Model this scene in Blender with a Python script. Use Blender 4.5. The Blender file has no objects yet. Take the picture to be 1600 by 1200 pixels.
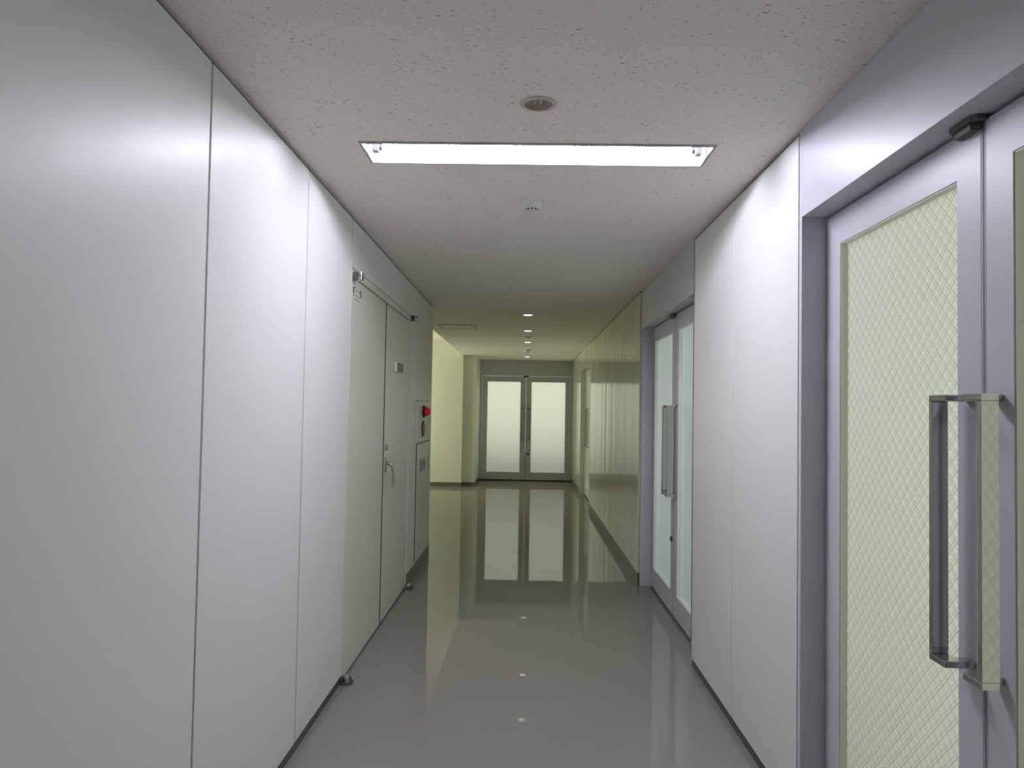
import bpy, bmesh, math, random
from mathutils import Matrix, Vector
random.seed(4)
PI = math.pi
sc = bpy.context.scene
COL = sc.collection

# ------------------------------------------------------------------ measures (metres)
XL, XR, XF = -0.909, 0.946, 0.93      # left wall, right wall, right wall beyond the middle doors
ZC = 2.393                            # corridor ceiling
YB = -3.0                             # back end of the corridor behind the viewer
YE = 15.318                           # end wall
YL = 7.445                            # end of left wall, side hall begins
XH, ZH = -1.15, 2.66                  # side hall ceiling edge and height
DT = 2.075                            # door leaf top

# ------------------------------------------------------------------ materials
def new_mat(name):
    m = bpy.data.materials.new(name); m.use_nodes = True
    nt = m.node_tree
    return m, nt, nt.nodes['Principled BSDF']

def principled(name, col, rough=.5, metal=0., spec=.5, bump=None, coat=0.):
    """bump = (scale xyz, strength, distance, detail)"""
    m, nt, b = new_mat(name)
    b.inputs['Base Color'].default_value = (*col, 1)
    b.inputs['Roughness'].default_value = rough
    b.inputs['Metallic'].default_value = metal
    b.inputs['Specular IOR Level'].default_value = spec
    b.inputs['Coat Weight'].default_value = coat
    if bump:
        tc = nt.nodes.new('ShaderNodeTexCoord'); mp = nt.nodes.new('ShaderNodeMapping')
        mp.inputs['Scale'].default_value = bump[0]
        n = nt.nodes.new('ShaderNodeTexNoise'); n.inputs['Scale'].default_value = 1.0; n.inputs['Detail'].default_value = bump[3]
        bp = nt.nodes.new('ShaderNodeBump'); bp.inputs['Strength'].default_value = bump[1]; bp.inputs['Distance'].default_value = bump[2]
        nt.links.new(tc.outputs['Object'], mp.inputs['Vector']); nt.links.new(mp.outputs[0], n.inputs['Vector'])
        nt.links.new(n.outputs['Fac'], bp.inputs['Height']); nt.links.new(bp.outputs[0], b.inputs['Normal'])
    return m

def emitter(name, col, strength):
    m, nt, b = new_mat(name)
    b.inputs['Base Color'].default_value = (*col, 1)
    b.inputs['Emission Color'].default_value = (*col, 1)
    b.inputs['Emission Strength'].default_value = strength
    return m

M = {}
M['panel'] = principled('cream_steel_panel', (.81, .81, .79), .38, spec=.09, bump=((2.2, 2.2, .15), .25, .006, 1.0))
M['panel_gloss'] = principled('cream_steel_panel_gloss', (.69, .70, .57), .13, spec=.42, bump=((2.3, 2.3, .05), .9, .012, 1.0))
M['door_paint'] = principled('cream_door_paint', (.74, .715, .62), .38, bump=((2., 2., .2), .2, .004, 1.0))
M['plaster'] = principled('cream_plaster', (.80, .81, .72), .5)
M['silver'] = principled('silver_grey_paint', (.60, .60, .65), .42, spec=.3)
M['gap_shade'] = principled('painted_gap_shade', (.10, .10, .08), .7)  # dark colour that paints in the shade of narrow gaps
M['joint'] = principled('joint_strip', (.36, .35, .32), .5)
M['base'] = principled('dark_vinyl_skirting', (.075, .08, .062), .45)
M['base_far'] = principled('grey_vinyl_skirting', (.15, .155, .125), .45)
M['chrome'] = principled('polished_steel', (.57, .56, .54), .09, 1.0)
M['nickel'] = principled('satin_nickel', (.48, .47, .47), .28, 1.0)
M['dark_metal'] = principled('dark_cast_metal', (.10, .105, .095), .55, .3)
M['white_plastic'] = principled('white_plastic', (.80, .80, .78), .4)
M['beige_plastic'] = principled('beige_plastic', (.60, .545, .47), .5)
M['brown_lens'] = principled('smoky_brown_lens', (.36, .29, .25), .25)
M['black'] = principled('black_slot', (.012, .012, .012), .6)
M['ink'] = principled('dark_ink', (.035, .035, .028), .6)
M['faint_ink'] = principled('faded_ink', (.33, .33, .31), .6)
M['gasket'] = principled('cream_glazing_bead', (.88, .87, .78), .5)
M['seal'] = principled('grey_edge_seal', (.33, .33, .36), .6)
M['red_paint'] = principled('red_enamel', (.13, .010, .013), .35)
M['dark_red'] = principled('dark_red_plastic', (.035, .008, .010), .35)
M['sign_dark'] = principled('dark_green_grey_sign', (.05, .055, .045), .35)
M['sign_mid'] = principled('grey_green_sign_face', (.11, .135, .125), .3)
M['reflector'] = principled('white_enamel_reflector', (.86, .86, .86), .35)
M['trim_grey'] = principled('grey_lamp_trim', (.42, .42, .44), .5)
M['concrete'] = principled('lilac_tinted_concrete', (.30, .285, .40), .8)  # lilac so the added parapet tints the light on the low end panes
M['tube'] = emitter('lit_fluorescent_tube', (.845, .852, 1.0), 188.0)
M['led'] = emitter('dim_lamp_lens', (.80, .84, 1.0), 1.6)

def ceiling_mat():
    m, nt, b = new_mat('fissured_ceiling_board')
    N, L = nt.nodes.new, nt.links.new
    tc = N('ShaderNodeTexCoord')
    ns = N('ShaderNodeTexNoise'); ns.inputs['Scale'].default_value = 38; ns.inputs['Detail'].default_value = 2
    L(tc.outputs['Object'], ns.inputs['Vector'])
    sub = N('ShaderNodeVectorMath'); sub.operation = 'SUBTRACT'; sub.inputs[1].default_value = (.5, .5, .5)
    L(ns.outputs['Color'], sub.inputs[0])
    scl = N('ShaderNodeVectorMath'); scl.operation = 'SCALE'; scl.inputs['Scale'].default_value = .022
    L(sub.outputs[0], scl.inputs[0])
    add = N('ShaderNodeVectorMath'); L(tc.outputs['Object'], add.inputs[0]); L(scl.outputs[0], add.inputs[1])
    dens = N('ShaderNodeTexNoise'); dens.inputs['Scale'].default_value = 5.; L(tc.outputs['Object'], dens.inputs['Vector'])
    facs = []
    for (sx, sy, r, pres) in ((22, 64, .155, .12), (50, 82, .14, .25), (34, 86, .105, .34)):
        mp = N('ShaderNodeMapping'); mp.inputs['Scale'].default_value = (sx, sy, 1); mp.inputs['Location'].default_value = (sx * .37, sy * .11, 0)
        L(add.outputs[0], mp.inputs['Vector'])
        v = N('ShaderNodeTexVoronoi'); v.voronoi_dimensions = '2D'; v.inputs['Scale'].default_value = 1; v.inputs['Randomness'].default_value = 1
        L(mp.outputs[0], v.inputs['Vector'])
        sep = N('ShaderNodeSeparateColor'); L(v.outputs['Color'], sep.inputs[0])
        # each pit has its own size; pits cluster where the slow noise is high
        rad = N('ShaderNodeMath'); rad.operation = 'MULTIPLY_ADD'; rad.inputs[1].default_value = r; L(sep.outputs[0], rad.inputs[0]); rad.inputs[2].default_value = .03
        lt = N('ShaderNodeMath'); lt.operation = 'LESS_THAN'; L(v.outputs['Distance'], lt.inputs[0]); L(rad.outputs[0], lt.inputs[1])
        pr = N('ShaderNodeMath'); pr.operation = 'MULTIPLY_ADD'; pr.inputs[1].default_value = .9; pr.inputs[2].default_value = pres - .45
        L(dens.outputs['Fac'], pr.inputs[0])
        gt = N('ShaderNodeMath'); gt.operation = 'LESS_THAN'; L(sep.outputs[1], gt.inputs[0]); L(pr.outputs[0], gt.inputs[1])
        mu = N('ShaderNodeMath'); mu.operation = 'MULTIPLY'; L(lt.outputs[0], mu.inputs[0]); L(gt.outputs[0], mu.inputs[1])
        facs.append(mu)
    mx = N('ShaderNodeMath'); mx.operation = 'MAXIMUM'; L(facs[0].outputs[0], mx.inputs[0]); L(facs[1].outputs[0], mx.inputs[1])
    mx2 = N('ShaderNodeMath'); mx2.operation = 'MAXIMUM'; L(mx.outputs[0], mx2.inputs[0]); L(facs[2].outputs[0], mx2.inputs[1])
    col = N('ShaderNodeMix'); col.data_type = 'RGBA'
    col.inputs['A'].default_value = (.92, .865, .815, 1); col.inputs['B'].default_value = (.52, .47, .43, 1)
    L(mx2.outputs[0], col.inputs['Factor']); L(col.outputs['Result'], b.inputs['Base Color'])
    bp = N('ShaderNodeBump'); bp.invert = True; bp.inputs['Strength'].default_value = .4; bp.inputs['Distance'].default_value = .002
    L(mx2.outputs[0], bp.inputs['Height']); L(bp.outputs[0], b.inputs['Normal'])
    b.inputs['Roughness'].default_value = .85; b.inputs['Specular IOR Level'].default_value = .2
    return m
M['ceiling'] = ceiling_mat()

def floor_mat():
    m, nt, b = new_mat('waxed_grey_vinyl')
    N, L = nt.nodes.new, nt.links.new
    tc = N('ShaderNodeTexCoord')
    n1 = N('ShaderNodeTexNoise'); n1.inputs['Scale'].default_value = 1.3; n1.inputs['Detail'].default_value = 3
    L(tc.outputs['Object'], n1.inputs['Vector'])
    cr = N('ShaderNodeMix'); cr.data_type = 'RGBA'
    cr.inputs['A'].default_value = (.275, .262, .232, 1); cr.inputs['B'].default_value = (.315, .30, .265, 1)
    L(n1.outputs['Fac'], cr.inputs['Factor'])
    nt.nodes.remove(b); out = nt.nodes['Material Output']
    df = N('ShaderNodeBsdfDiffuse'); gl = N('ShaderNodeBsdfGlossy'); fr = N('ShaderNodeFresnel'); mx = N('ShaderNodeMixShader')
    gl.inputs['Roughness'].default_value = .012; fr.inputs['IOR'].default_value = 1.56
    L(cr.outputs['Result'], df.inputs['Color']); cap = N('ShaderNodeMath'); cap.operation = 'MINIMUM'; cap.inputs[1].default_value = .46; L(fr.outputs[0], cap.inputs[0])   # mirror share held down to keep a denoiser line off the floor
    L(cap.outputs[0], mx.inputs[0]); L(df.outputs[0], mx.inputs[1]); L(gl.outputs[0], mx.inputs[2]); L(mx.outputs[0], out.inputs['Surface'])
    mp = N('ShaderNodeMapping'); mp.inputs['Scale'].default_value = (4.0, 6.5, 1)
    L(tc.outputs['Object'], mp.inputs['Vector'])
    n2 = N('ShaderNodeTexNoise'); n2.inputs['Scale'].default_value = 1; n2.inputs['Detail'].default_value = 4; n2.inputs['Roughness'].default_value = .6
    L(mp.outputs[0], n2.inputs['Vector'])
    bp = N('ShaderNodeBump'); bp.inputs['Strength'].default_value = .036; bp.inputs['Distance'].default_value = .0025
    L(n2.outputs['Fac'], bp.inputs['Height'])
    for n in (gl, fr): L(bp.outputs[0], n.inputs['Normal'])
    return m
M['floor'] = floor_mat()

def frosted(name, tint, wired=False):
    """light diffuses through; the face also takes corridor light and has a weak sheen"""
    m = bpy.data.materials.new(name); m.use_nodes = True
    nt = m.node_tree; nt.nodes.clear(); N, L = nt.nodes.new, nt.links.new
    out = N('ShaderNodeOutputMaterial')
    tr = N('ShaderNodeBsdfTranslucent'); df = N('ShaderNodeBsdfDiffuse'); gl = N('ShaderNodeBsdfGlossy')
    mix = N('ShaderNodeMixShader'); mix.inputs[0].default_value = .22
    mix2 = N('ShaderNodeMixShader'); fr = N('ShaderNodeFresnel'); fr.inputs['IOR'].default_value = 1.3
    gl.inputs['Roughness'].default_value = .12
    L(tr.outputs[0], mix.inputs[1]); L(df.outputs[0], mix.inputs[2])
    L(fr.outputs[0], mix2.inputs[0]); L(mix.outputs[0], mix2.inputs[1]); L(gl.outputs[0], mix2.inputs[2])
    L(mix2.outputs[0], out.inputs['Surface'])
    for n in (tr, df): n.inputs['Color'].default_value = (*tint, 1)
    if wired:
        tc = N('ShaderNodeTexCoord'); sp = N('ShaderNodeSeparateXYZ'); L(tc.outputs['Object'], sp.inputs[0])
        fac = None
        for (off, hw, amt) in ((0., .0012, .46), (.013, .0014, .24)):      # the wire, and its fainter painted reflection in the rough back face
            for sg in (1, -1):
                a = N('ShaderNodeMath'); a.operation = 'MULTIPLY_ADD'; a.inputs[1].default_value = sg; L(sp.outputs['Z'], a.inputs[0])
                xo = N('ShaderNodeMath'); xo.operation = 'ADD'; xo.inputs[1].default_value = off; L(sp.outputs['X'], xo.inputs[0])
                L(xo.outputs[0], a.inputs[2])
                pp = N('ShaderNodeMath'); pp.operation = 'PINGPONG'; pp.inputs[1].default_value = .0215; L(a.outputs[0], pp.inputs[0])
                lt = N('ShaderNodeMath'); lt.operation = 'LESS_THAN'; lt.inputs[1].default_value = hw * 1.41; L(pp.outputs[0], lt.inputs[0])
                mu = N('ShaderNodeMath'); mu.operation = 'MULTIPLY'; mu.inputs[1].default_value = amt; L(lt.outputs[0], mu.inputs[0])
                if fac is None: fac = mu
                else:
                    mm = N('ShaderNodeMath'); mm.operation = 'MAXIMUM'; L(fac.outputs[0], mm.inputs[0]); L(mu.outputs[0], mm.inputs[1]); fac = mm
        cm = N('ShaderNodeMix'); cm.data_type = 'RGBA'; cm.inputs['A'].default_value = (*tint, 1); cm.inputs['B'].default_value = (.12, .15, .13, 1)
        L(fac.outputs[0], cm.inputs['Factor'])
        for n in (tr, df): L(cm.outputs['Result'], n.inputs['Color'])
    return m
M['frosted'] = frosted('frosted_glass', (.90, .93, .90))
M['frosted_wired'] = frosted('wired_frosted_glass', (.90, .935, .88), True)
M['clear'] = bpy.data.materials.new('clear_glass_back'); M['clear'].use_nodes = True
_nt = M['clear'].node_tree; _nt.nodes.clear()
_o = _nt.nodes.new('ShaderNodeOutputMaterial'); _t = _nt.nodes.new('ShaderNodeBsdfTransparent'); _nt.links.new(_t.outputs[0], _o.inputs['Surface'])

# ------------------------------------------------------------------ mesh building
class MB:
    def __init__(s): s.bm = bmesh.new()
    def quad(s, pts):
        return s.bm.faces.new([s.bm.verts.new(p) for p in pts])
    def box(s, x0, x1, y0, y1, z0, z1):
        x0, x1 = sorted((x0, x1)); y0, y1 = sorted((y0, y1)); z0, z1 = sorted((z0, z1))
        v = [s.bm.verts.new(p) for p in ((x0,y0,z0),(x1,y0,z0),(x1,y1,z0),(x0,y1,z0),(x0,y0,z1),(x1,y0,z1),(x1,y1,z1),(x0,y1,z1))]
        for f in ((3,2,1,0),(4,5,6,7),(0,1,5,4),(1,2,6,5),(2,3,7,6),(3,0,4,7)): s.bm.faces.new([v[i] for i in f])
        return s
    def prism(s, poly, axis, a, b):
        """extrude a 2-D outline along an axis; outline is in the other two axes"""
        def P(p, t):
            if axis == 'z': return (p[0], p[1], t)
            if axis == 'y': return (p[0], t, p[1])
            return (t, p[0], p[1])
        A = [s.bm.verts.new(P(p, a)) for p in poly]; B = [s.bm.verts.new(P(p, b)) for p in poly]
        n = len(poly); s.bm.faces.new(A); s.bm.faces.new(B[::-1])
        for i in range(n): s.bm.faces.new((A[i], A[(i+1) % n], B[(i+1) % n], B[i]))
        return s
    def lathe(s, prof, origin=(0,0,0), axis=(0,0,1), seg=32, closed=True):
        """prof = [(radius, height)...] turned about the axis"""
        ax = Vector(axis).normalized(); t = ax.orthogonal().normalized(); u = ax.cross(t); o = Vector(origin)
        rings = []
        for r, h in prof:
            if r < 1e-6: rings.append([s.bm.verts.new(o + ax*h)])
            else: rings.append([s.bm.verts.new(o + ax*h + (t*math.cos(2*PI*k/seg) + u*math.sin(2*PI*k/seg))*r) for k in range(seg)])
        for A, B in zip(rings, rings[1:]):
            if len(A) == 1 and len(B) == 1: continue
            for k in range(seg):
                k2 = (k+1) % seg
                if len(A) == 1: s.bm.faces.new((A[0], B[k2], B[k]))
                elif len(B) == 1: s.bm.faces.new((A[k], A[k2], B[0]))
                else: s.bm.faces.new((A[k], A[k2], B[k2], B[k]))
        if closed:
            for R_ in (rings[0], rings[-1]):
                if len(R_) > 1: s.bm.faces.new(R_)
        return s
    def cyl(s, p0, p1, r, seg=24):
        d = Vector(p1) - Vector(p0)
        return s.lathe([(r, 0), (r, d.length)], p0, d, seg)
    def sweep(s, pts, radii, seg=14):
        """round bar through points; radii = (a, b) per point"""
        pts = [Vector(p) for p in pts]; rings = []
        for i, p in enumerate(pts):
            d = (pts[min(i+1, len(pts)-1)] - pts[max(i-1, 0)]).normalized()
            t = Vector((0,1,0)); t = (t - d*t.dot(d)).normalized(); u = d.cross(t)
            ra, rb = radii[i]
            rings.append([s.bm.verts.new(p + t*math.cos(2*PI*k/seg)*ra + u*math.sin(2*PI*k/seg)*rb) for k in range(seg)])
        for A, B in zip(rings, rings[1:]):
            for k in range(seg): s.bm.faces.new((A[k], A[(k+1) % seg], B[(k+1) % seg], B[k]))
        s.bm.faces.new(rings[0]); s.bm.faces.new(rings[-1])
        return s
    def ring(s, ox0, ox1, oz0, oz1, ix0, ix1, iz0, iz1, y0, y1):
        """flat rectangular ring (a frame) lying in the XZ plane, from depth y0 to y1"""
        O = [(ox0,oz0),(ox1,oz0),(ox1,oz1),(ox0,oz1)]; I = [(ix0,iz0),(ix1,iz0),(ix1,iz1),(ix0,iz1)]
        v = {}
        for nm, loop in (('o', O), ('i', I)):
            for yk, y in ((0, y0), (1, y1)): v[nm, yk] = [s.bm.verts.new((x, y, z)) for x, z in loop]
        for k in range(4):
            j = (k+1) % 4
            s.bm.faces.new((v['o',0][k], v['o',0][j], v['i',0][j], v['i',0][k]))
            s.bm.faces.new((v['o',1][k], v['i',1][k], v['i',1][j], v['o',1][j]))
            s.bm.faces.new((v['o',0][k], v['o',1][k], v['o',1][j], v['o',0][j]))
            s.bm.faces.new((v['i',0][k], v['i',0][j], v['i',1][j], v['i',1][k]))
        return s
    def build(s, name, mat, parent=None, bevel=0., smooth=False, angle=35):
        bmesh.ops.recalc_face_normals(s.bm, faces=s.bm.faces)
        me = bpy.data.meshes.new(name); s.bm.to_mesh(me); s.bm.free()
        mats = mat if isinstance(mat, (list, tuple)) else [mat]
        for m in mats: me.materials.append(m)
        o = bpy.data.objects.new(name, me); COL.objects.link(o)
        if smooth:
            for p in me.polygons: p.use_smooth = True
            me.set_sharp_from_angle(angle=math.radians(angle))
        if bevel:
            b = o.modifiers.new('edge', 'BEVEL'); b.width = bevel; b.segments = 2; b.limit_method = 'ANGLE'; b.angle_limit = math.radians(40)
        if parent: o.parent = parent
        return o

def tag(o, label=None, cat=None, group=None, kind=None):
    if label: o['label'] = label
    if cat: o['category'] = cat
    if group: o['group'] = group
    if kind: o['kind'] = kind
    return o
def empty(name, loc, rz=0.):
    o = bpy.data.objects.new(name, None); COL.objects.link(o); o.location = loc; o.rotation_euler = (0, 0, rz)
    o.empty_display_size = .1
    return o
def copy_tree(o, parent=None):
    c = o.copy(); COL.objects.link(c); c.parent = parent
    for ch in list(o.children): copy_tree(ch, c)
    return c

# ------------------------------------------------------------------ floor
f = MB(); f.box(-6.0, 1.13, YB - .1, YE + .12, -.12, 0)
fl = f.build('floor', M['floor']); tag(fl, 'glossy waxed grey vinyl corridor floor', 'floor', kind='structure')

# ------------------------------------------------------------------ ceiling with cut-outs for the fittings
DOWN = [(.015, 7.95), (.02, 9.55), (.025, 11.15), (.025, 14.2)]     # small lamps
SENS = [(.027, 2.455)]
LX0, LX1, LY0, LY1 = -.630, .686, 2.836, 3.056                      # tube lamp opening
cells = []   # special cells: x0,x1,y0,y1,(hole spec)
CW = .10
for (x, y) in DOWN: cells.append((x - CW, x + CW, y - CW, y + CW, (x, y, .057)))
for (x, y) in SENS: cells.append((x - CW, x + CW, y - CW, y + CW, (x, y, .046)))
cells.append((LX0, LX1, LY0, LY1, None))
cells.sort(key=lambda c: c[2])
CX0, CX1 = XH, 1.13
c = MB(); y = YB - .1
for (x0, x1, y0, y1, hole) in cells:
    c.quad([(CX0, y, ZC), (CX1, y, ZC), (CX1, y0, ZC), (CX0, y0, ZC)])
    c.quad([(CX0, y0, ZC), (x0, y0, ZC), (x0, y1, ZC), (CX0, y1, ZC)])
    c.quad([(x1, y0, ZC), (CX1, y0, ZC), (CX1, y1, ZC), (x1, y1, ZC)])
    if hole:
        hx, hy, r = hole; n = 32
        inn, outr = [], []
        for k in range(n):
            a = 2*PI*k/n; ca, sa = math.cos(a), math.sin(a); q = CW / max(abs(ca), abs(sa))
            inn.append((hx + r*ca, hy + r*sa, ZC)); outr.append((hx + q*ca, hy + q*sa, ZC))
        for k in range(n): c.quad([inn[k], outr[k], outr[(k+1) % n], inn[(k+1) % n]])
    y = y1
c.quad([(CX0, y, ZC), (CX1, y, ZC), (CX1, YE + .12, ZC), (CX0, YE + .12, ZC)])
sx, sy = SENS[0]
c.quad([(sx - .06, sy - .06, ZC + .0164), (sx + .06, sy - .06, ZC + .0164), (sx + .06, sy + .06, ZC + .0164), (sx - .06, sy + .06, ZC + .0164)])   # lid of the sensor recess
# edge of the lowered ceiling over the side hall, the hall ceiling and the slab above
c.box(XH - .02, XH, YL - .2, 14.3, ZC, ZH + .1)
c.box(-6.0, XH - .02, YL - .2, 14.3, ZH, ZH + .1)
c.box(-6.0, 1.3, YB - .1, YE + .12, ZH + .1, ZH + .2)
ce = c.build('ceiling', M['ceiling']); tag(ce, 'off-white fissured board ceiling with small dark pits', 'ceiling', kind='structure')

# ------------------------------------------------------------------ left wall: cream steel panels with open joints
seams = [YB, -1.80, -.805, .18, 1.165, 2.152, 3.136, 3.938]
w = MB()
for a, b_ in zip(seams, seams[1:]):
    w.box(XL - .018, XL, a + .006, b_ - .006, .042, ZC - .014)
w.box(XL - .018, XL, 3.945, 6.05, 2.133, ZC - .014)                # panel over the double door
w.box(XL - .018, XL, 6.028, 6.40, .042, 2.126); w.box(XL - .018, XL, 6.056, 6.40, 2.12, ZC - .014)
w.box(XL - .018, XL, 6.40, 7.30, 1.468, ZC - .014)                 # round the fire cabinet
w.box(XL - .018, XL, 7.30, YL, .042, ZC - .014); w.box(XL - .018, XL, 6.40, 7.30, .042, .098)
w.box(-1.15, XL - .0185, YB, 3.94, 0, ZC - .0005); w.box(-1.15, XL - .06, 3.94, 6.02, 0, ZC - .0005); w.box(-1.15, XL - .0185, 3.94, 6.02, 2.135, ZC - .0005)
w.box(-1.15, XL - .0185, 6.02, YL, 0, ZC - .0005)
wl = w.build('wall_left', M['panel'], bevel=.0015); tag(wl, 'cream steel panel wall along the left side of the corridor', 'wall', kind='structure')
g = MB()
for s_ in seams[1:-1]: g.box(XL - .0184, XL - .006, s_ - .006, s_ + .006, .042, ZC - .014)
o = g.build('trim_1', M['joint']); tag(o, 'grey joint strips between the left wall panels', 'trim', kind='structure')
g = MB(); g.box(XL - .0184, XL - .010, YB, YL - .001, ZC - .014, ZC - .0006)
o = g.build('trim_2', M['gap_shade']); tag(o, 'strip coloured dark as the shade between left wall and ceiling', 'trim', kind='structure')
b = MB(); b.box(XL - .0184, XL - .004, YB, 3.93, 0.0004, .042)
o = b.build('baseboard_left', M['base']); tag(o, 'low dark base strip under the left wall panels', 'baseboard', kind='structure')
b = MB(); b.box(XL, XL + .004, 6.04, YL, .0004, .098); b.box(-1.15, XL + .004, YL, YL + .004, .0004, .098)
o = b.build('baseboard_left_end', M['base_far']); tag(o, 'tall dark skirting below the fire cabinet', 'baseboard', kind='structure')

# ------------------------------------------------------------------ right wall: panels, openings for three double doors
OP = [(.825, 2.652), (4.362, 6.262), (11.02, 12.96)]
w = MB()
rs = [2.683, 3.517, 4.356]
for a, b_ in zip(rs, rs[1:]): w.box(XR, XR + .018, a + .005, b_ - (.004 if b_ < 4 else 0), .042, ZC - .014)
w.box(XR, XR + .018, YB, .79, .042, ZC - .014)
w.box(XR + .0185, XR + .13, YB, .79, 0, ZC - .0005); w.box(XR + .0185, XR + .13, 2.69, 4.35, 0, ZC - .0005)
o = w.build('wall_right', M['panel'], bevel=.0015); tag(o, 'pale steel panel wall between the near and middle glass doors', 'wall', kind='structure')
w = MB()
fs = [6.30, 7.22, 8.15, 9.08, 10.01, 10.985]
for a, b_ in zip(fs, fs[1:]): w.box(XF, XF + .018, a + .002, b_ - .002, .098, ZC - .012)
w.box(XF, XF + .018, 12.995, 14.1, .098, ZC - .012); w.box(XF, XF + .018, 14.104, YE - .001, .098, ZC - .012)
w.box(XF + .0185, XF + .15, 6.30, 10.985, 0, ZC - .0005); w.box(XF + .0185, XF + .15, 12.995, YE - .001, 0, ZC - .0005)
o = w.build('wall_right_far', M['panel_gloss'], bevel=.0012); tag(o, 'glossy cream panel wall beyond the middle glass doors', 'wall', kind='structure')
g = MB(); g.box(XR + .006, XR + .0184, YB, .79, ZC - .014, ZC - .0006); g.box(XR + .010, XR + .0184, 2.69, 4.35, ZC - .014, ZC - .0006)
g.box(XF + .008, XF + .0184, 6.30, 10.985, ZC - .012, ZC - .0006); g.box(XF + .008, XF + .0184, 12.995, YE - .002, ZC - .012, ZC - .0006)
o = g.build('trim_3', M['gap_shade']); tag(o, 'strip coloured dark as the shade between right wall and ceiling', 'trim', kind='structure')
g = MB(); g.box(XR + .005, XR + .0184, 3.511, 3.522, .042, ZC - .014); g.box(XR + .007, XR + .0184, 2.678, 2.689, .042, ZC - .014)
o = g.build('trim_4', M['joint']); tag(o, 'grey joint strips between the near right panels', 'trim', kind='structure')
b = MB(); b.box(XR + .004, XR + .0184, YB, .79, .0004, .042); b.box(XR + .004, XR + .0184, 2.69, 4.34, .0004, .042)
o = b.build('baseboard_right', M['base']); tag(o, 'low dark base strip under the near right panels', 'baseboard', kind='structure')
b = MB(); b.box(XF, XF + .0184, 6.30, 10.985, .0004, .096); b.box(XF, XF + .0184, 12.995, YE - .001, .0004, .096)
o = b.build('baseboard_right_far', M['base_far']); tag(o, 'tall dark skirting below the far glossy right wall', 'baseboard', kind='structure')

# ------------------------------------------------------------------ portals (silver frames with header panel) round the glass doors
def portal(n, y0, y1, xw, label, dep=.13, mat='silver'):
    p = MB()
    p.box(xw, xw + dep, y0 - .024, y0, .0004, ZC - .001)
    p.box(xw, xw + dep, y1, y1 + .026, .0004, ZC - .001)
    p.box(xw, xw + dep, y0, y1, DT + .008, ZC - .001)
    p.box(xw + .122, xw + dep + .01, y0, y1, DT - .02, DT + .008)      # stop behind the leaf tops
    o = p.build('trim_%d' % n, M[mat], bevel=.0015); tag(o, label, 'door frame', kind='structure')
portal(5, *OP[0], XR, 'silver grey frame and header panel over the near wired-glass doors')
portal(6, *OP[1], XR, 'silver grey frame and header over the middle glass doors')
portal(7, *OP[2], XF, 'silver frame and header over the farthest right glass doors, recoloured to look dimmer', mat='panel_gloss')  # a silver frame; wall material stands in for the dimmer light on it

# ------------------------------------------------------------------ glass door leaves
def pull_handle(s, W, leaf):
    """flat-bar pull near the seam edge; local u is measured from the seam towards the hinge"""
    def X(u): return s * (W - u)
    h = MB(); zt, zb, t = 1.452, .832, .0155
    for z in (zb, zt - t):
        poly = [(X(.034), 0), (X(.034), -.070), (X(.103), -.070), (X(.103), -.030), (X(.070), -.030), (X(.070), 0)]
        if s < 0: poly = poly[::-1]
        h.prism(poly, 'z', z, z + t)
    h.box(X(.091), X(.103), -.070, -.030, zb + t, zt - t)
    return h.build('pull_handle', M['chrome'], leaf, bevel=.002)

def glass_leaf(num, label, loc, rz, W, s, glass, lock=False, hinge=.115, pulls=True):
    """leaf of width W hung at the origin and reaching along s*X; its corridor face looks along local -Y"""
    L_ = empty('door_%d' % num, loc, rz); tag(L_, label, 'door', kind='structure')
    G = .002
    xa, xb = s * G, s * (W - .009); ia, ib = s * hinge, s * (W - .106)
    fr = MB(); fr.ring(min(xa, xb), max(xa, xb), .020, DT, min(ia, ib), max(ia, ib), .168, 1.968, 0, .040)
    fr.build('leaf_frame', M['silver'], L_, bevel=.0015)
    es = MB(); es.box(s * (W - .00902), s * (W - .0006), .0004, .034, .021, DT - .002); es.build('edge_seal_or_shade', M['seal'], L_)
    sw = MB(); sw.box(xa, xb, .008, .034, .001, .0198); sw.build('bottom_gap_shade', M['black'], L_)  # black strip paints the dark gap under the leaf
    gk = MB(); x0, x1 = min(ia, ib), max(ia, ib)
    gk.ring(x0 + .0004, x1 - .0004, .1684, 1.9676, x0 + .0026, x1 - .0026, .1706, 1.9654, .003, .0375)
    gk.build('glazing_bead', M['gasket'], L_)
    pn = MB(); pn.box(x0 + .0027, x1 - .0027, .024, .030, .1707, 1.9653)
    po = pn.build('glass_pane', [glass, M['clear']], L_)
    for p in po.data.polygons: p.material_index = 0 if p.normal.y < -.5 else 1
    if pulls: pull_handle(s, W, L_)
    if lock:
        k = MB(); u = W - .055
        k.lathe([(.021, 0), (.021, .006), (.015, .009), (.015, .013), (0, .013)], (s*u, 0, .53), (0, -1, 0), 24)
        lo = k.build('lock_cylinder', M['dark_metal'], L_, smooth=True)
        kk = MB(); kk.box(s*u - .0015, s*u + .0015, -.0145, -.0125, .521, .539); kk.build('keyhole', M['black'], lo)
    return L_

def door_catch(loc, rz, label):
    t = empty('door_catch', loc, rz); tag(t, label, 'door catch')
    c1 = MB(); c1.prism([(-.055, 0), (.055, 0), (.055, -.026), (.042, -.036), (-.042, -.036), (-.055, -.026)], 'z', .006, .018)
    c1.build('top_plate', M['dark_metal'], t, bevel=.001)
    c2 = MB(); c2.prism([(-.048, -.002), (.034, -.002), (.026, -.026), (-.040, -.026)], 'z', -.010, .006)
    c2.build('catch_body', M['dark_metal'], t, bevel=.002)
    return t

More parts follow.
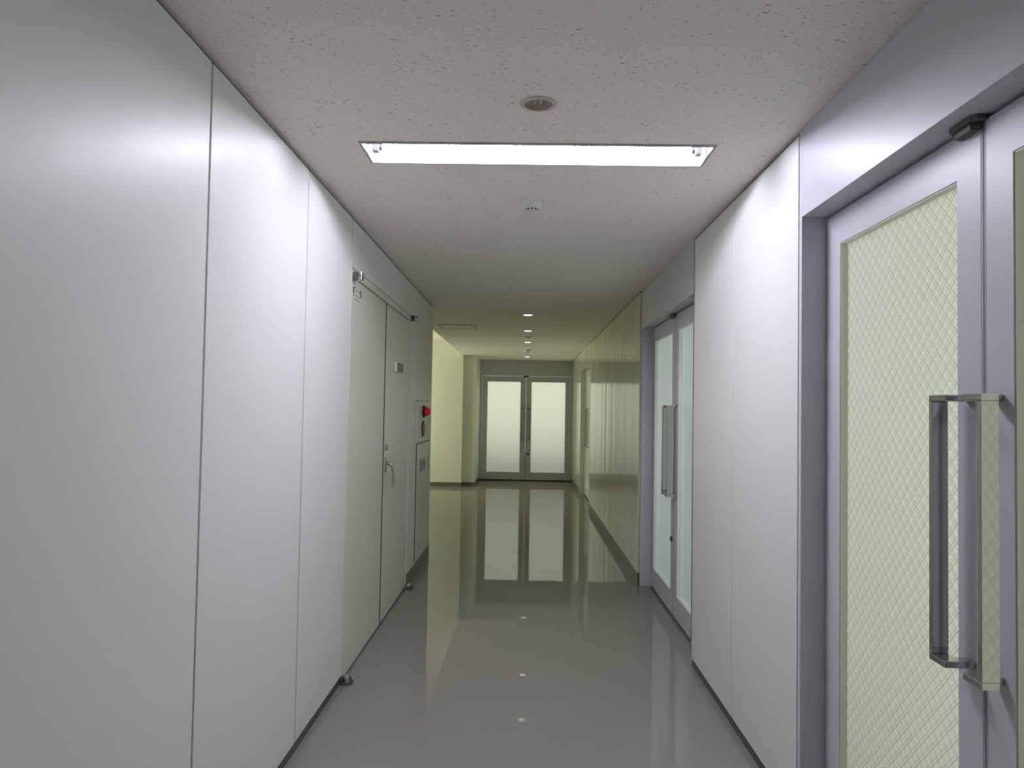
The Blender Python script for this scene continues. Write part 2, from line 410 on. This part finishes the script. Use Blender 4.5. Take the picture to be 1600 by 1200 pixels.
R90 = -PI / 2      # right-hand doors look towards -X; local X runs towards the viewer
DX = 1.03
glass_leaf(1, 'far leaf of the near right wired-glass door, diamond wire mesh', (DX, 2.650, 0), R90, .906, 1, M['frosted_wired'])
glass_leaf(2, 'near leaf of the right wired-glass door, cut off by the picture edge', (DX, .828, 0), R90, .9145, -1, M['frosted_wired'])
glass_leaf(3, 'farther leaf of the middle right glass door with dark lock', (DX, 6.258, 0), R90, .950, 1, M['frosted'], lock=True)
glass_leaf(4, 'nearer leaf of the middle right glass door, half hidden by the wall panel', (DX, 4.366, 0), R90, .9405, -1, M['frosted'])
glass_leaf(5, 'farther leaf of the small distant right glass door', (XF + .085, 12.955, 0), R90, .965, 1, M['frosted'])
glass_leaf(6, 'nearer leaf of the small distant right glass door, seen edge-on', (XF + .085, 11.025, 0), R90, .9635, -1, M['frosted'], lock=True)
door_catch((DX, 1.775, DT - .010), R90, 'dark metal catch over the seam of the near wired-glass doors')
door_catch((DX, 5.32, DT - .010), R90, 'dark metal catch over the seam of the middle glass doors')
door_catch((XF + .085, 11.10, DT - .010), R90, 'dark metal catch over the distant right glass doors')

# end wall with the double door
w = MB()
w.box(-1.15, -.8655, YE, YE + .12, 0, ZC - .0005); w.box(.9035, 1.10, YE, YE + .12, 0, ZC - .0005)
w.box(-.8655, .9035, YE, YE + .12, DT + .005, ZC - .0005)
o = w.build('wall_end', M['silver'], bevel=.001); tag(o, 'silver grey end wall and header over the far double doors', 'wall', kind='structure')
glass_leaf(7, 'left leaf of the frosted double door at the corridor end', (-.864, YE + .012, 0), 0, .878, 1, M['frosted'], hinge=.108)
glass_leaf(8, 'right leaf of the frosted double door at the corridor end', (.902, YE + .012, 0), 0, .8865, -1, M['frosted'], lock=True, hinge=.100)
door_catch((.016, YE + .012, DT - .008), 0, 'dark metal catch over the seam of the end doors')
th = MB(); th.box(-.43, .24, YE - .004, YE + .09, .0004, .010); o = th.build('trim_8', M['base']); tag(o, 'dark strip painted as the gap under the end doors', 'threshold', kind='structure')  # dark strip stands in for the shaded gap at the floor
for x, lab in ((-.84, 'dark floor pivot at the left foot of the end doors'), (.885, 'dark floor pivot at the right foot of the end doors')):
    t = empty('floor_pivot', (x, YE, 0)); tag(t, lab, 'door pivot')
    p = MB(); p.prism([(-.05, 0), (.05, 0), (.05, -.03), (.03, -.045), (-.03, -.045), (-.05, -.03)], 'z', .0004, .02); p.build('pivot_body', M['dark_metal'], t, bevel=.002)
    p = MB(); p.cyl((0, -.022, .02), (0, -.022, .032), .011); p.build('pivot_pin', M['nickel'], t, smooth=True)

# ------------------------------------------------------------------ left double door (steel, cream)
DLX = XL - .003
fr = MB()
fr.box(XL - .055, XL + .002, 3.938, 3.958, .0004, 2.133); fr.box(XL - .055, XL + .002, 6.012, 6.028, .0004, 2.133)
fr.box(XL - .055, XL + .002, 3.958, 6.012, 2.085, 2.126)
o = fr.build('trim_9', M['door_paint'], bevel=.001); tag(o, 'thin cream frame round the left steel double door', 'door frame', kind='structure')
def steel_leaf(num, label, y0, y1):
    L_ = empty('door_%d' % num, (DLX, (y0 + y1) / 2, 0)); tag(L_, label, 'door', kind='structure')
    h = (y1 - y0) / 2
    p = MB(); p.box(-.040, 0, -h, h, .014, 2.079); p.build('door_leaf', M['door_paint'], L_, bevel=.0015)
    return L_
d9 = steel_leaf(9, 'nearer cream steel leaf of the left double door, small notice in its top corner', 3.961, 4.948)
d10 = steel_leaf(10, 'farther cream steel leaf of the left double door with lever handle and sign', 4.962, 6.009)
# notice on the nearer leaf
yc = (3.961 + 4.948) / 2
st = MB(); st.box(0, .0006, 3.985 - yc, 4.205 - yc, 1.955, 2.052)
so = st.build('notice_sticker', M['door_paint'], d9); so['label'] = 'small pale notice with two dark pictograms'
pk = MB(); pk.box(.0006, .0010, 3.993 - yc, 4.017 - yc, 2.000, 2.034); pk.box(.0006, .0010, 4.168 - yc, 4.192 - yc, 2.000, 2.040)
pk.box(.0006, .0010, 4.022 - yc, 4.040 - yc, 2.030, 2.036)
pk.build('pictogram', M['ink'], so)
tx = MB()
for zz, segs in ((2.018, ((4.06, 4.10), (4.11, 4.15))), (1.992, ((4.01, 4.05), (4.06, 4.11), (4.12, 4.16))), (1.970, ((4.03, 4.08), (4.09, 4.12), (4.13, 4.17)))):
    for a, b_ in segs: tx.box(.0006, .0010, a - yc, b_ - yc, zz, zz + .006)
tx.build('small_print', M['faint_ink'], so)
# room sign on the farther leaf
yc = (4.962 + 6.009) / 2
sg = MB(); sg.box(0, .017, 5.335 - yc, 5.60 - yc, 1.655, 1.722); so = sg.build('room_sign', M['white_plastic'], d10, bevel=.001)
so['label'] = 'small dark grey-green name plate with white sides'
s2 = MB(); s2.box(.017, .0185, 5.338 - yc, 5.597 - yc, 1.658, 1.719); s2.build('sign_face', M['sign_dark'], so)
s3 = MB(); s3.box(.0185, .0192, 5.375 - yc, 5.575 - yc, 1.684, 1.710); s3.box(.0185, .0192, 5.43 - yc, 5.50 - yc, 1.664, 1.676); s3.build('sign_window', M['sign_mid'], so)
as_ = MB(); as_.box(-.020, .004, 4.9505 - yc, 4.9618 - yc, .014, 2.079); as_.build('edge_seal_or_shade', M['gap_shade'], d10)  # raised dark strip; the shade of the leaf seam put into colour
# lock and lever
lk = MB(); lk.lathe([(.024, 0), (.024, .006), (.017, .010), (.017, .016), (0, .016)], (0, 5.035 - yc, 1.140), (1, 0, 0), 24)
lo = lk.build('lock_cylinder', M['nickel'], d10, smooth=True); kk = MB(); kk.box(.0155, .0168, 5.033 - yc, 5.037 - yc, 1.131, 1.149); kk.build('keyhole', M['black'], lo)
ro = MB(); ro.lathe([(.026, 0), (.026, .005), (.022, .009), (0, .009)], (0, 5.035 - yc, 1.030), (1, 0, 0), 28)
for v in ro.bm.verts: v.co.z = 1.03 + (v.co.z - 1.03) * 1.9
rose = ro.build('lever_rose', M['nickel'], d10, smooth=True)
lv = MB(); y0 = 5.035 - yc
pts = [(.006, y0, 1.036), (.020, y0, 1.038), (.034, y0, 1.036), (.045, y0, 1.026), (.051, y0 + .002, 1.006), (.055, y0 + .004, .975), (.058, y0 + .006, .940), (.057, y0 + .008, .910), (.053, y0 + .009, .888)]
lv.sweep(pts, [(.013,.013),(.013,.013),(.014,.012),(.014,.011),(.014,.009),(.015,.008),(.016,.008),(.017,.008),(.017,.009)])
lv.build('lever_handle', M['nickel'], rose, smooth=True, angle=60)

def pivot_hinge(loc, label, arm):
    t = empty('pivot_hinge', loc); tag(t, label, 'door hinge', 'pivot hinges over the left double door')
    a = MB(); a.box(.0012, .030, -.022, .022, -.020, .021); a.build('hinge_plate', M['dark_metal'], t, bevel=.002)
    k = MB(); k.cyl((.036, 0, .003), (.036, 0, .022), .018); k.build('knuckle', M['chrome'], t, bevel=.001, smooth=True)
    k = MB(); k.cyl((.036, 0, -.022), (.036, 0, .0005), .019); k.build('knuckle', M['chrome'], t, bevel=.001, smooth=True)
    return t
pivot_hinge((XL, 3.985, 2.085), 'chrome pivot hinge at the near top corner of the left steel door', 1)
pivot_hinge((XL, 6.015, 2.107), 'dark pivot hinge at the far top corner of the left steel door', 1)
def foot_pivot(loc, label):
    t = empty('floor_pivot', loc); tag(t, label, 'door pivot', 'floor pivots of the left double door')
    p = MB(); p.prism([(.0045, -.035), (.03, -.035), (.055, -.015), (.058, .015), (.04, .035), (.0045, .035)], 'z', .0004, .014); p.build('pivot_plate', M['dark_metal'], t, bevel=.002)
    p = MB(); p.lathe([(.019, .014), (.019, .040), (.015, .046), (0, .046)], (.024, -.012, 0)); p.build('pivot_pin', M['nickel'], t, smooth=True)
    p = MB(); p.prism([(.014, .014), (.050, .014), (.046, .030), (.030, .040), (.014, .042)], 'y', .006, .020); p.build('pivot_arm', M['dark_metal'], t, bevel=.002)
foot_pivot((XL, 3.935, 0), 'dark metal floor pivot at the near foot of the left steel door')
foot_pivot((XL, 6.005, 0), 'dark metal floor pivot at the far foot of the left steel door')

# ------------------------------------------------------------------ fire hydrant cabinet with alarm panel
cab = empty('fire_hydrant_cabinet', (XL, 6.85, .1)); tag(cab, 'cream flush fire hydrant cabinet with red alarm lamp, beside left steel door', 'fire cabinet')
def cz(z): return z - .1
b = MB()
b.box(-.017, .004, -.445, .445, cz(.10), cz(1.463))
b.build('cabinet_body', M['door_paint'], cab, bevel=.001)
b = MB(); b.ring(-.43, .43, cz(1.122), cz(1.450), -.405, .405, cz(1.146), cz(1.428), -.010, -.004)
for v in b.bm.verts: v.co = Vector((-v.co.y, v.co.x, v.co.z))
b.build('alarm_panel_frame', M['panel'], cab, bevel=.001)
b = MB(); b.box(.004, .0052, -.404, .404, cz(1.147), cz(1.427)); b.build('alarm_panel', M['plaster'], cab)
b = MB()
b.box(.004, .0078, -.436, .421, cz(1.0972), cz(1.105)); b.box(.004, .0105, -.437, -.4262, cz(.12), cz(1.0972)); b.box(.004, .0076, .4112, .421, cz(.12), cz(1.0972))
b.build('door_gap', M['gap_shade'], cab)  # proud dark strips drawing the shade of the gap round the door
b = MB(); b.box(.004, .0075, -.426, .411, cz(.122), cz(1.097)); dr = b.build('cabinet_door', M['door_paint'], cab, bevel=.0015)
b = MB(); b.box(.0075, .0085, .30, .345, cz(.855), cz(.965)); fh = b.build('flush_handle', M['trim_grey'], dr, bevel=.0005)
b = MB(); b.box(.0085, .0088, .312, .333, cz(.88), cz(.955)); b.build('finger_slot', M['sign_mid'], fh)
# lettering
cu = bpy.data.curves.new('lettering', 'FONT'); cu.body = '\u6d88\u706b\u6813'; cu.size = .115; cu.align_x = 'CENTER'; cu.align_y = 'CENTER'; cu.extrude = .0003; cu.space_character = 1.12
cu.offset = .0
tmp = bpy.data.objects.new('lettering', cu); COL.objects.link(tmp)
bpy.context.view_layer.update()
me = bpy.data.meshes.new_from_object(tmp.evaluated_get(bpy.context.evaluated_depsgraph_get()))
bpy.data.objects.remove(tmp)
lb_ = bmesh.new()                                                   # heavier strokes: the outline repeated a millimetre or two to each side
for k, (dx, dy) in enumerate(((0, 0), (.0028, 0), (-.0028, 0), (0, .0022), (0, -.0022))):
    n0 = len(lb_.verts); lb_.from_mesh(me); lb_.verts.ensure_lookup_table()
    for v in lb_.verts[n0:]: v.co += Vector((dx, dy, .00004 * k))
lb_.to_mesh(me); lb_.free(); me.materials.clear(); me.materials.append(M['ink'])
lt = bpy.data.objects.new('lettering', me); COL.objects.link(lt); lt.parent = dr
lt.matrix_local = Matrix(((0, 0, 1, .0079), (1, 0, 0, -.035), (0, 1, 0, cz(.895)), (0, 0, 0, 1)))
lt['label'] = 'dark lettering reading \u6d88\u706b\u6813'
# lamp
b = MB(); b.lathe([(.052, 0), (.052, .014), (.045, .022), (0, .022)], (.0052, -.05, cz(1.374)), (1, 0, 0), 32); lb = b.build('lamp_base', M['dark_red'], cab, smooth=True)
redl, nt, pb = new_mat('lit_red_lamp_lens')
pb.inputs['Base Color'].default_value = (.36, .002, .022, 1); pb.inputs['Roughness'].default_value = .12; pb.inputs['Emission Color'].default_value = (1, .0, .035, 1); pb.inputs['Emission Strength'].default_value = .13
b = MB(); b.lathe([(.041, 0), (.039, .012), (.033, .027), (.023, .039), (.012, .045), (0, .0465)], (.0268, -.05, cz(1.374)), (1, 0, 0), 32); lo = b.build('lamp_lens', redl, lb, smooth=True, angle=60); lo['label'] = 'glowing red domed lens'
# push button station
b = MB(); b.lathe([(.070, 0), (.070, .007), (.064, .013), (.048, .013), (.044, .008), (0, .008)], (.0052, -.045, cz(1.224)), (1, 0, 0), 36); pbn = b.build('alarm_button', M['red_paint'], cab, smooth=True); pbn['label'] = 'red round alarm push-button ring'
b = MB(); b.lathe([(.043, .0082), (.040, .011), (0, .012)], (.0052, -.045, cz(1.224)), (1, 0, 0), 36); b.build('button_cover', M['dark_red'], pbn, smooth=True)
b = MB(); b.lathe([(.062, 0), (.062, .003), (.058, .004), (0, .004)], (.0052, -.30, cz(1.26)), (1, 0, 0), 28); b.build('bell_grille', M['panel'], cab, smooth=True)
b = MB(); b.box(.0052, .008, .20, .34, cz(1.19), cz(1.30)); b.build('phone_jack_plate', M['panel'], cab, bevel=.001)

# ------------------------------------------------------------------ side hall beyond the left wall
w = MB(); w.box(-3.6, -1.135, 13.95, 14.25, 0, ZH)
o = w.build('wall_hall_north', M['plaster']); tag(o, 'bright cream side-hall wall lit from the left', 'wall', kind='structure')
w = MB(); w.box(-1.134, -.905, 14.05, YE - .0005, 0, ZC - .0005)
o = w.build('wall_column', M['plaster'], bevel=.002); tag(o, 'cream pilaster left of the end doors', 'wall', kind='structure')
b = MB(); b.box(-3.6, -1.131, 13.946, 13.95, .0004, .075); b.box(-1.135, -1.131, 13.946, 14.05, .0004, .075)
b.box(-1.131, -.901, 14.046, 14.05, .0004, .075); b.box(-.905, -.901, 14.05, YE - .001, .0004, .075)
o = b.build('baseboard_hall', M['base_far']); tag(o, 'dark skirting below the bright hall wall and pilaster', 'baseboard', kind='structure')
w = MB(); w.box(-3.6, -1.1505, YL - .2, YL, 0, ZH); o = w.build('wall_hall_south', M['plaster']); tag(o, 'side-hall wall behind the fire cabinet', 'wall', kind='structure')
WX, WY0, WY1, WZ0, WZ1 = -3.6, 12.2, 13.75, .75, 2.05  # assumed window opening, unseen, for the light falling on the hall wall
w = MB(); w.box(WX - .1, WX, YL - .2, 14.25, 0, WZ0); w.box(WX - .1, WX, YL - .2, 14.25, WZ1, ZH); w.box(WX - .1, WX, YL - .2, WY0, WZ0, WZ1); w.box(WX - .1, WX, WY1, 14.25, WZ0, WZ1)
o = w.build('wall_hall_west', M['plaster']); tag(o, 'side-hall wall with the assumed window, out of view', 'wall', kind='structure')
w = MB(); w.box(WX - .08, WX - .02, WY0, WY1, WZ0, WZ0 + .04); w.box(WX - .08, WX - .02, WY0, WY1, WZ1 - .04, WZ1)
for yy in (WY0, (WY0 + WY1)/2 - .02, WY1 - .04): w.box(WX - .08, WX - .02, yy, yy + .04, WZ0 + .04, WZ1 - .04)
o = w.build('assumed_window_1', M['silver']); tag(o, 'assumed side-hall window frame, out of view', 'window', kind='structure')  # assumed window, added out of view for the light from the left

# ceiling hatch in the junction
hx0, hx1, hy0, hy1 = -1.048, -.603, 8.98, 9.42
t = empty('ceiling_access_hatch', ((hx0 + hx1)/2, (hy0 + hy1)/2, ZC)); tag(t, 'square off-white access hatch in the ceiling by the side hall', 'ceiling hatch')
b = MB(); b.ring(-.222, .222, -.22, .22, -.205, .205, -.203, .203, .0004, .008)
for v in b.bm.verts: v.co = Vector((v.co.x, v.co.z, -v.co.y))
b.build('hatch_frame', M['beige_plastic'], t, bevel=.001)
b = MB(); b.box(-.198, .198, -.196, .196, -.006, -.0004); b.build('hatch_panel', M['ceiling'], t)

# ------------------------------------------------------------------ ceiling fittings
lamp = empty('fluorescent_ceiling_lamp', ((LX0 + LX1)/2, (LY0 + LY1)/2, ZC)); tag(lamp, 'lit recessed fluorescent tube fixture across the ceiling', 'ceiling light')
hw, hd = (LX1 - LX0)/2, (LY1 - LY0)/2
b = MB(); b.ring(-hw - .008, hw + .008, -hd - .012, hd + .008, -hw + .002, hw - .002, -hd + .002, hd - .002, .0, .006)
for v in b.bm.verts: v.co = Vector((v.co.x, v.co.z, -v.co.y))
b.build('lamp_trim', M['trim_grey'], lamp)
b = MB(); H_ = .085
b.box(-hw, hw, -hd, hd, H_, H_ + .01)
b.box(-hw, -hw + .002, -hd, hd, .0, H_); b.box(hw - .002, hw, -hd, hd, .0, H_)
b.box(-hw + .002, hw - .002, -hd, -hd + .002, .0, H_); b.box(-hw + .002, hw - .002, hd - .002, hd, .0, H_)
b.build('lamp_reflector', M['reflector'], lamp)
tz = .020
b = MB(); b.cyl((-hw + .062, 0, tz), (hw - .062, 0, tz), .0135, 24); b.build('tube', M['tube'], lamp, smooth=True)
for s_ in (-1, 1):
    k = MB(); k.box(s_*(hw - .022), s_*(hw - .048), -.018, .018, tz - .020, H_ - .0004); k.build('lamp_socket', M['white_plastic'], lamp, bevel=.004)
    k = MB(); k.cyl((s_*(hw - .048), 0, tz), (s_*(hw - .0615), 0, tz), .0138, 24); k.build('tube_cap', M['nickel'], lamp, smooth=True)

def downlight(x, y, label):
    t = empty('recessed_downlight', (x, y, ZC)); tag(t, label, 'ceiling light', 'small round downlights along the corridor')
    b = MB(); b.lathe([(.055, .0), (.055, -.005), (.066, -.005), (.072, -.0005), (.055, .0)], seg=36, closed=False); b.build('trim_ring', M['trim_grey'], t, smooth=True)
    b = MB(); b.lathe([(.0545, 0), (.052, .045), (0, .045)], seg=36, closed=False); b.build('lamp_can', M['nickel'], t, smooth=True)
    b = MB(); b.lathe([(.0535, -.001), (.040, -.009), (0, -.012)], seg=36, closed=False); b.build('lamp_lens', M['led'], t, smooth=True)
    return t
dl = downlight(*DOWN[0], 'dimly lit round downlight, nearest of the row of small ones')
labs = ['dimly lit round downlight, second nearest of the small ones', 'dimly lit round downlight just beyond the flat brown sensor', 'dimly lit round downlight nearest the end doors']
for (x, y), lb_ in zip(DOWN[1:], labs):
    c_ = copy_tree(dl); c_.location = (x, y, ZC); c_['label'] = lb_

sn = empty('occupancy_sensor', (*SENS[0], ZC)); tag(sn, 'round beige recessed sensor with brown lens, nearest ceiling fitting', 'ceiling sensor')
b = MB(); b.lathe([(.0455, .004), (.0455, -.006), (.058, -.005), (.062, -.0004), (.0455, 0)], seg=40, closed=False); b.build('trim_ring', M['beige_plastic'], sn, smooth=True)
b = MB(); b.lathe([(.0454, -.002), (.043, .004), (.030, .012), (0, .016)], seg=40, closed=False); b.build('lens_bowl', M['brown_lens'], sn, smooth=True)
for s_ in (-1, 1):
    k = MB(); k.lathe([(.0045, .016), (.005, .004), (.004, .001), (0, .000)], (s_*.010 - .002, .006, 0), (0, 0, 1), 16); k.build('sensor_element', M['white_plastic'], sn, smooth=True)

def smoke_detector(x, y, label):
    t = empty('smoke_detector', (x, y, ZC)); tag(t, label, 'smoke detector', 'smoke detectors on the corridor ceiling')
    b = MB(); b.lathe([(.060, -.0004), (.0605, -.006), (.056, -.010), (0, -.010)], seg=40); b.build('mounting_base', M['white_plastic'], t, smooth=True)
    b = MB(); b.lathe([(.045, -.0102), (.0445, -.030), (.040, -.039), (.034, -.043), (0, -.043)], seg=40); hd_ = b.build('detector_body', M['white_plastic'], t, smooth=True)
    b = MB(); b.lathe([(.0305, -.0432), (.0305, -.0535), (.028, -.0545), (0, -.0545)], seg=40); ch = b.build('smoke_chamber', M['white_plastic'], t, smooth=True)
    sl = MB()
    for k in range(10):
        a = 2*PI*(k + .5)/10
        r = .0312; da = .19
        ps = [(r*math.cos(a - da), r*math.sin(a - da)), (r*math.cos(a + da), r*math.sin(a + da)), ((r-.004)*math.cos(a + da), (r-.004)*math.sin(a + da)), ((r-.004)*math.cos(a - da), (r-.004)*math.sin(a - da))]
        sl.prism(ps, 'z', -.0515, -.0445)
    sl.build('vent_slot', M['black'], ch)
    return t
sd = smoke_detector(.018, 3.60, 'white round smoke detector just beyond the lit fluorescent lamp')
s2 = copy_tree(sd); s2.location = (.022, 12.6, ZC); s2['label'] = 'small smoke detector far down the corridor, between the last two downlights'
t = empty('flat_ceiling_sensor', (.024, 10.34, ZC)); tag(t, 'thin flat brown sensor between second and third small downlights', 'ceiling sensor')
b = MB(); b.lathe([(.062, -.0004), (.060, -.008), (.045, -.012), (0, -.012)], seg=36); b.build('sensor_cover', M['beige_plastic'], t, smooth=True)
b = MB(); b.lathe([(.022, -.0122), (.018, -.018), (0, -.020)], seg=24); b.build('lens', M['brown_lens'], t, smooth=True)

# ------------------------------------------------------------------ rooms behind the right-hand glass doors, corridor end behind the viewer, terrace with added parapet
w = MB(); w.box(3.6, 3.7, -1.0, 14.5, 0, 2.6); w.box(1.14, 3.6, -1.1, -1.0, 0, 2.6); w.box(1.14, 3.6, 14.5, 14.6, 0, 2.6); w.box(1.14, 3.6, 3.55, 3.65, 0, 2.6); w.box(1.14, 3.6, 8.6, 8.7, 0, 2.6)
w.box(1.14, 3.7, -1.1, 14.6, 2.6, 2.7)
o = w.build('wall_rooms', M['plaster']); tag(o, 'walls of the rooms behind the frosted right-hand doors', 'wall', kind='structure')
f = MB(); f.box(1.1305, 3.7, -1.1, 14.6, -.12, -.0002); o = f.build('floor_rooms', M['floor']); tag(o, 'floor of the rooms behind the frosted doors', 'floor', kind='structure')
w = MB(); w.box(-1.15, 1.13, YB - .1, YB, 0, ZC); o = w.build('wall_back', M['panel']); tag(o, 'corridor end wall behind the viewer', 'wall', kind='structure')
w = MB(); w.box(-3.0, 3.0, YE + .121, YE + .75, -.14, -.02); o = w.build('floor_terrace', M['concrete']); tag(o, 'outside terrace slab behind the frosted end doors', 'floor', kind='structure')
w = MB(); w.box(-3.0, 3.0, YE + .75, YE + .9, -.14, .52); o = w.build('wall_sky_block', M['concrete']); tag(o, 'unseen parapet added to dim the lower glass of the end doors', 'wall', kind='structure')  # added out of sight to keep sky light off the lower panes

# ------------------------------------------------------------------ added area lights and sky
def area(name, loc, rot, sx, sy, power, col):
    l = bpy.data.lights.new(name, 'AREA'); l.shape = 'RECTANGLE'; l.size = sx; l.size_y = sy; l.energy = power; l.color = col
    o = bpy.data.objects.new(name, l); COL.objects.link(o); o.location = loc; o.rotation_euler = rot
    return o
# daylight of an assumed, unseen hall window (through assumed_window_1), warm-green like the photo's daylight under this white balance
area('assumed_hall_window_light', (WX - .12, (WY0 + WY1)/2, (WZ0 + WZ1)/2), (0, -PI/2, 0), WZ1 - WZ0, WY1 - WY0, 50, (.96, 1.01, .70))
# area lamps added in the windowless rooms to backlight the right-hand panes
area('near_room_added_light', (3.5, 1.6, 1.45), (0, PI/2, 0), 1.8, 3.2, 32, (.96, 1.0, .93))
area('middle_room_added_light', (3.5, 6.1, 1.45), (0, PI/2, 0), 1.8, 3.4, 33, (.86, 1.0, 1.06))
area('far_room_added_light', (3.5, 11.8, 1.45), (0, PI/2, 0), 1.8, 4.0, 36, (.86, 1.0, .93))

wd = bpy.data.worlds.new('overcast_sky'); sc.world = wd; wd.use_nodes = True
bg = wd.node_tree.nodes['Background']; bg.inputs['Color'].default_value = (.99, 1.0, .79, 1); bg.inputs['Strength'].default_value = 1.06

# ------------------------------------------------------------------ camera
F_PX = 1201.0
cam = bpy.data.cameras.new('camera'); cam.sensor_width = 36; cam.lens = F_PX / 1600 * 36; cam.clip_start = .02
co = bpy.data.objects.new('camera', cam); COL.objects.link(co)
rt = Vector((.99971594, .01697098, .01673393)); up = Vector((-.01614655, -.03417603, .99928539)); fw = Vector((-.01753075, .99927173, .0338923))
m = Matrix.Identity(4)
for i in range(3): m[i][0], m[i][1], m[i][2] = rt[i], up[i], -fw[i]
m[0][3], m[1][3], m[2][3] = 0, 0, 1.40
co.matrix_world = m
sc.camera = co

sc.view_settings.view_transform = 'Standard'; sc.view_settings.look = 'None'
sc.view_settings.exposure = 0.0; sc.view_settings.gamma = 1.0; sc.view_settings.use_curve_mapping = False
cy = sc.cycles
cy.use_denoising = True; cy.max_bounces = 14; cy.diffuse_bounces = 8; cy.glossy_bounces = 6; cy.transmission_bounces = 8
cy.sample_clamp_indirect = 6.0; cy.caustics_reflective = False; cy.caustics_refractive = False
